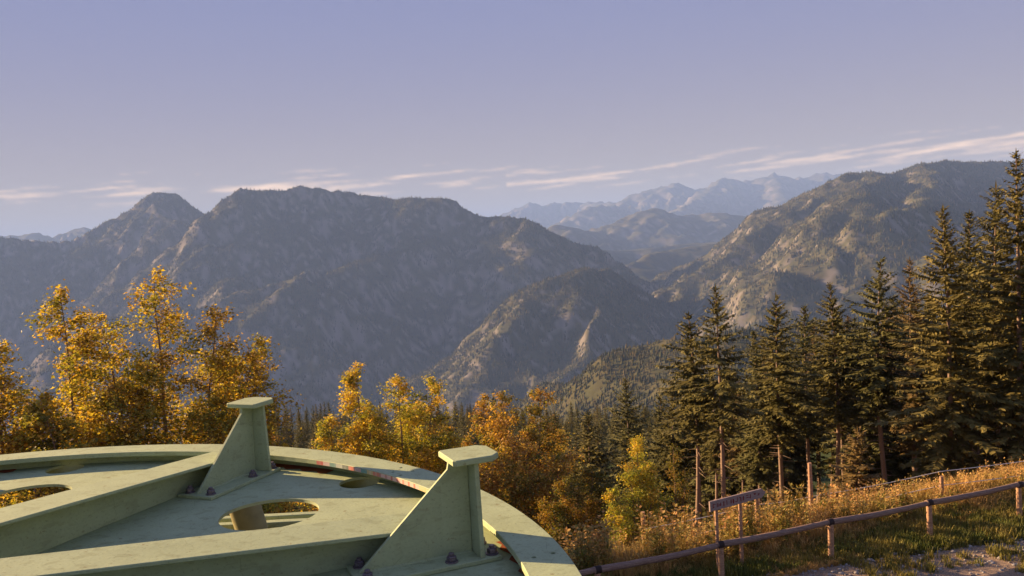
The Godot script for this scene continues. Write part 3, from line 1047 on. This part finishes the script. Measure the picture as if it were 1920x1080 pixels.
func make_maples() -> void:
	var gold := [Color(0.22, 0.21, 0.055), Color(0.36, 0.31, 0.065), Color(0.50, 0.39, 0.08), Color(0.58, 0.42, 0.085), Color(0.58, 0.35, 0.075), Color(0.28, 0.19, 0.055)]
	var yellow := [Color(0.24, 0.25, 0.06), Color(0.42, 0.38, 0.075), Color(0.58, 0.47, 0.09), Color(0.62, 0.47, 0.09), Color(0.57, 0.36, 0.08)]
	var orange := [Color(0.20, 0.19, 0.055), Color(0.37, 0.29, 0.075), Color(0.52, 0.35, 0.09), Color(0.56, 0.33, 0.11), Color(0.33, 0.19, 0.06)]
	var lime := [Color(0.24, 0.27, 0.06), Color(0.40, 0.39, 0.07), Color(0.54, 0.46, 0.08), Color(0.58, 0.38, 0.07)]
	var olive := [Color(0.10, 0.115, 0.035), Color(0.16, 0.155, 0.04), Color(0.25, 0.19, 0.045), Color(0.34, 0.2, 0.045)]
	# [px top, py top, depth, width px, crown start, leaders, leaves, leaf size, palette, name, label]
	var list := [
		[122, 548, 23.0, 290, 0.1, [[-0.05, 0, 1.0], [-0.7, 0.2, 0.78], [0.6, -0.2, 0.8], [0.1, 0.7, 0.72], [-0.3, -0.6, 0.75]], 9500, 0.14, gold, "maple_tree", "golden maple with a thin dark leader next to the tallest maple"],
		[288, 514, 24.5, 330, 0.1, [[0, 0, 1.0], [-0.45, 0.1, 0.9], [0.55, 0.1, 0.9], [-0.15, 0.6, 0.75], [0.3, -0.6, 0.78], [0.85, 0.0, 0.82]], 11500, 0.14, gold, "maple_tree", "tallest golden maple with a pointed leader behind the wheel"],
		[430, 665, 25.5, 170, 0.1, [[0, 0, 0.98], [0.5, 0.2, 1.0], [-0.5, 0, 0.85], [0, -0.6, 0.8]], 4800, 0.13, gold, "maple_tree", "shorter orange gold maple right behind the cap of a bracket"],
		[-10, 640, 22.0, 260, 0.05, [[0, 0, 1.0], [0.6, 0.2, 0.85], [-0.6, 0, 0.85]], 5000, 0.14, gold, "maple_tree", "lower golden maple on the side of the dark leader maple"],
		[500, 790, 26.0, 110, 0.1, [[0, 0, 1.0], [0.4, 0.3, 0.9]], 1900, 0.12, orange, "maple_tree", "small orange maple beside the bracket near the golden maples"],
		[668, 686, 33.0, 150, 0.1, [[0, 0, 1.0], [-0.6, 0.2, 0.8], [0.3, 0.5, 0.85]], 4200, 0.15, yellow, "maple_tree", "bright yellow maple with a leaning top shoot beyond the rim"],
		[745, 705, 33.5, 190, 0.1, [[0, 0, 1.0], [0.55, 0.1, 0.99], [-0.5, 0.3, 0.85], [0.2, -0.5, 0.85], [0.8, 0.3, 0.75]], 6200, 0.15, yellow, "maple_tree", "bright yellow maple with two top shoots next to the leaning one"],
		[905, 742, 37.0, 110, 0.1, [[0, 0, 1.0], [0.5, 0.1, 0.9], [-0.5, 0.2, 0.8]], 2600, 0.15, orange, "maple_tree", "narrow orange maple on one side of the green spruce beyond the rim"],
		[985, 735, 36.0, 180, 0.1, [[-0.4, 0, 1.0], [0.25, 0, 1.0], [0.0, 0.5, 0.85], [0.6, -0.3, 0.75], [-0.7, 0.2, 0.7]], 5600, 0.15, orange, "maple_tree", "wide rust orange maple on the other side of the green spruce"],
		[840, 800, 38.0, 110, 0.1, [[0, 0, 1.0], [0.5, 0.1, 0.85]], 2200, 0.14, olive, "maple_tree", "dull green maple between the bright yellow and the orange ones"],
		[960, 830, 31.0, 240, 0.05, [[0, 0, 1.0], [0.6, 0.2, 0.9], [-0.5, 0.3, 0.85], [0.2, -0.5, 0.9]], 5200, 0.14, orange, "maple_tree", "low brownish maple crown in front of the rust orange maple"],
		[1196, 818, 28.0, 110, 0.05, [[0, 0, 1.0], [-0.3, 0.3, 0.8], [0.3, 0.2, 0.8]], 3600, 0.09, lime, "young_birch", "yellow green young birch standing alone in front of the dark spruces"],
		[1150, 918, 26.5, 80, 0.05, [[0, 0, 1.0], [0.4, 0.3, 0.8]], 1200, 0.09, lime, "young_birch", "low yellowish sapling at the foot of the yellow green birch"],
		[1262, 838, 30.0, 70, 0.1, [[0, 0, 1.0], [0.4, 0.3, 0.8]], 900, 0.08, olive, "young_birch", "thin half bare sapling behind the yellow green birch"],
		[1060, 900, 28.0, 130, 0.05, [[0, 0, 1.0], [0.5, 0.2, 0.85], [-0.5, 0.2, 0.85]], 2800, 0.10, olive, "shrub", "olive shrub beyond the shaded end of the rim"],
		[1110, 880, 31.0, 110, 0.05, [[0, 0, 1.0], [0.5, 0.2, 0.85], [-0.5, 0.2, 0.85]], 2400, 0.10, olive, "shrub", "olive shrub below the broad light green spruce"],
		[600, 830, 29.0, 120, 0.05, [[0, 0, 1.0], [0.5, 0.2, 0.85], [-0.5, 0.2, 0.85]], 1500, 0.13, yellow, "shrub", "yellow shrub just showing over the rim beside the leaning maple"],
		[480, 900, 21.0, 330, 0.02, [[0, 0, 1.0], [0.7, 0.2, 0.9], [-0.7, 0.2, 0.9], [0, 0.6, 0.9]], 5200, 0.13, yellow, "shrub", "yellow shrub seen through the hole of the wheel's deck"],
		[60, 850, 20.0, 330, 0.02, [[0, 0, 1.0], [0.7, 0.2, 0.9], [-0.7, 0.2, 0.9], [0, 0.6, 0.9]], 5200, 0.13, gold, "shrub", "golden shrub below the golden maples seen through another deck hole"],
	]
	for j in list.size():
		var q: Array = list[j]
		var top := at(q[0], q[1], q[2])
		var g := on_ground(top.x, top.z)
		var h := top.y - g.y
		var me := broadleaf_meshes(h, q[3] * 0.66 * q[2] / F, maxf(q[4], 0.3) if q[9] == "maple_tree" else q[4], q[5], int(q[6] * 4.2), q[7], q[8], 3000 + j * 11)
		tree(q[9], g, me, q[10], "shrub" if q[9] == "shrub" else "tree", "autumn trees on the slope")

# ------------------------------------------------------------------ meadow
func clump(kind: int, sd: int) -> ArrayMesh:
	var rng := RandomNumberGenerator.new()
	rng.seed = sd
	var mb := MB.new()
	if kind < 2:
		var n := 34 if kind == 0 else 30
		for k in n:
			var a := rng.randf() * TAU
			var o := Vector3(cos(a), 0, sin(a)) * rng.randf_range(0.0, 0.13)
			var h := rng.randf_range(0.35, 1.0) if kind == 0 else rng.randf_range(0.08, 0.26)
			var b := rng.randf() * TAU
			var lean := Vector3(cos(b), 0, sin(b)) * h * rng.randf_range(0.1, 0.55)
			var wd := (0.011 if kind == 0 else 0.008) * rng.randf_range(0.7, 1.3)
			var s := Vector3(-sin(b), 0, cos(b)) * wd
			var v := rng.randf_range(0.7, 1.2)
			var col := Color(v, v * rng.randf_range(0.85, 1.0), v * rng.randf_range(0.7, 1.0))
			var m := o + lean * 0.35 + Vector3.UP * h * 0.6
			var i0 := mb.p(o - s, col)
			var i1 := mb.p(o + s, col)
			var i2 := mb.p(m + s * 0.8, col)
			var i3 := mb.p(m - s * 0.8, col)
			var i4 := mb.p(o + lean + Vector3.UP * h, col)
			mb.quad(i0, i1, i2, i3)
			mb.tri(i3, i2, i4)
			if kind == 0 and k % 4 == 0:
				for e in 5:
					var p := o + lean * (0.75 + 0.06 * e) + Vector3.UP * h * (0.8 + 0.05 * e)
					var d := Vector3(rng.randf_range(-1, 1), 0.5, rng.randf_range(-1, 1)).normalized()
					kite(mb, p, d, d.cross(Vector3.UP).normalized(), 0.06, 0.014, col * 1.05)
	else:
		# leafy weed with a branched seed head
		for k in 5:
			var a := rng.randf() * TAU
			var o := Vector3(cos(a), 0, sin(a)) * rng.randf_range(0.0, 0.12)
			var h := rng.randf_range(0.7, 1.35)
			var lean := Vector3(rng.randf_range(-0.15, 0.15), 0, rng.randf_range(-0.15, 0.15))
			var s := Vector3(-sin(a), 0, cos(a)) * 0.008
			var col := Color(0.9, 0.75, 0.6)
			var top := o + lean + Vector3.UP * h
			mb.quad(mb.p(o - s, col), mb.p(o + s, col), mb.p(top + s * 0.5, col), mb.p(top - s * 0.5, col))
			for e in 26:
				var t := rng.randf_range(0.2, 1.0)
				var p := o.lerp(top, t)
				var d := Vector3(rng.randf_range(-1, 1), rng.randf_range(-0.3, 0.8), rng.randf_range(-1, 1)).normalized()
				var head := t > 0.72
				var c2 := Color(1.15, 0.85, 0.68) if head else Color(0.75, 0.85, 0.55)
				kite(mb, p + (d * 0.05 if head else Vector3.ZERO), d, d.cross(Vector3.UP).normalized(), 0.09 if head else 0.14, 0.03 if head else 0.022, c2 * rng.randf_range(0.7, 1.2))
	return mb.done(M.grass)

func scatter(called: String, label: String, category: String, me: Mesh, spots: Array) -> void:
	var mm := MultiMesh.new()
	mm.transform_format = MultiMesh.TRANSFORM_3D
	mm.use_colors = true
	mm.mesh = me
	mm.instance_count = spots.size()
	for j in spots.size():
		mm.set_instance_transform(j, spots[j][0])
		mm.set_instance_color(j, spots[j][1])
	var o := MultiMeshInstance3D.new()
	o.name = numbered(called)
	o.multimesh = mm
	add_child(o)
	tag(o, label, category, "", "stuff")

func make_meadow() -> void:
	var rng := RandomNumberGenerator.new()
	rng.seed = 91
	var patch := noise(92, 0.25, 3)
	var tall := [[], [], []]
	var low := [[], []]
	var weeds := [[], []]
	for k in 15000:
		var t := rng.randf_range(-16.0, 20.0)
		var s := rng.randf_range(0.0, 1.0)
		s = -0.3 + 11.0 * s * s
		var p := fence_point(t, s)
		var v := patch.get_noise_2d(p.x, p.z)
		var turn := Basis(Vector3.UP, rng.randf() * TAU)
		var sc := rng.randf_range(0.55, 1.0) * lerpf(0.22, 1.0, smoothstep(0.3, 2.2, s)) * (1.0 + 0.35 * v)
		var dry := clampf(0.62 + v * 0.9 + rng.randf_range(-0.25, 0.25), 0.0, 1.0)
		var col := Color(0.22, 0.20, 0.055).lerp(Color(0.58, 0.38, 0.14), dry)
		tall[k % 3].append([Transform3D(turn.scaled(Vector3.ONE * sc), p - Vector3(0, 0.03, 0)), col])
	for k in 2000:
		var t := rng.randf_range(-16.0, 20.0)
		var s := 1.1 + 8.0 * pow(rng.randf(), 1.4)
		var p := fence_point(t, s)
		if patch.get_noise_2d(p.x * 1.5 + 80.0, p.z * 1.5) < -0.05: continue
		var sc := rng.randf_range(0.55, 1.3) * lerpf(1.0, 0.72, smoothstep(-2.0, 6.0, t))
		weeds[k % 2].append([Transform3D(Basis(Vector3.UP, rng.randf() * TAU).scaled(Vector3.ONE * sc), p - Vector3(0, 0.03, 0)), Color(0.22, 0.20, 0.06).lerp(Color(0.46, 0.32, 0.14), rng.randf())])
	for k in 12000:
		var t := rng.randf_range(-14.0, 20.0)
		var s := rng.randf_range(-2.6, 2.2)
		var over := s - (-0.12 - 0.15 * clampf(t, -1.5, 7.0))
		if over < -0.15 and rng.randf() > 0.3: continue
		var p := fence_point(t, s)
		var v := patch.get_noise_2d(p.x * 2.0 + 30.0, p.z * 2.0)
		if over < -0.15 and v < 0.05: continue
		var col := Color(0.10, 0.13, 0.03).lerp(Color(0.30, 0.24, 0.07), clampf(0.35 + v + rng.randf_range(-0.2, 0.2), 0, 1))
		low[k % 2].append([Transform3D(Basis(Vector3.UP, rng.randf() * TAU).scaled(Vector3.ONE * rng.randf_range(0.6, 1.4)), p - Vector3(0, 0.02, 0)), col])
	var stones := []
	for k in 2600:
		var t := rng.randf_range(-3.0, 12.0)
		var over := -rng.randf() * rng.randf() * 4.0
		var s := -0.12 - 0.15 * clampf(t, -1.5, 7.0) + over
		var sz := 0.012 + 0.05 * pow(rng.randf(), 4.0)
		var v := rng.randf_range(0.14, 0.34)
		stones.append([Transform3D(Basis(Vector3.UP, rng.randf() * TAU).scaled(Vector3(sz * rng.randf_range(0.8, 1.5), sz * 0.7, sz)), fence_point(t, s) + Vector3(0, 0.025, 0)), Color(v, v * 0.93, v * 0.85)])
	var ball := SphereMesh.new()
	ball.radius = 1.0
	ball.height = 2.0
	ball.radial_segments = 7
	ball.rings = 4
	ball.material = leaf_mat(0.0, 0.9)
	scatter("pebbles", "loose pale pebbles strewn over the gravel track", "pebbles", ball, stones)
	for k in 3: scatter("dry_grass", "tall dry golden grass on the bank beyond the rail fence", "grass", clump(0, 60 + k), tall[k])
	for k in 2: scatter("weeds", "tall brown seeding weeds along the wire fence", "weeds", clump(2, 70 + k), weeds[k])
	for k in 2: scatter("short_grass", "short green grass at the foot of the rail fence", "grass", clump(1, 80 + k), low[k])
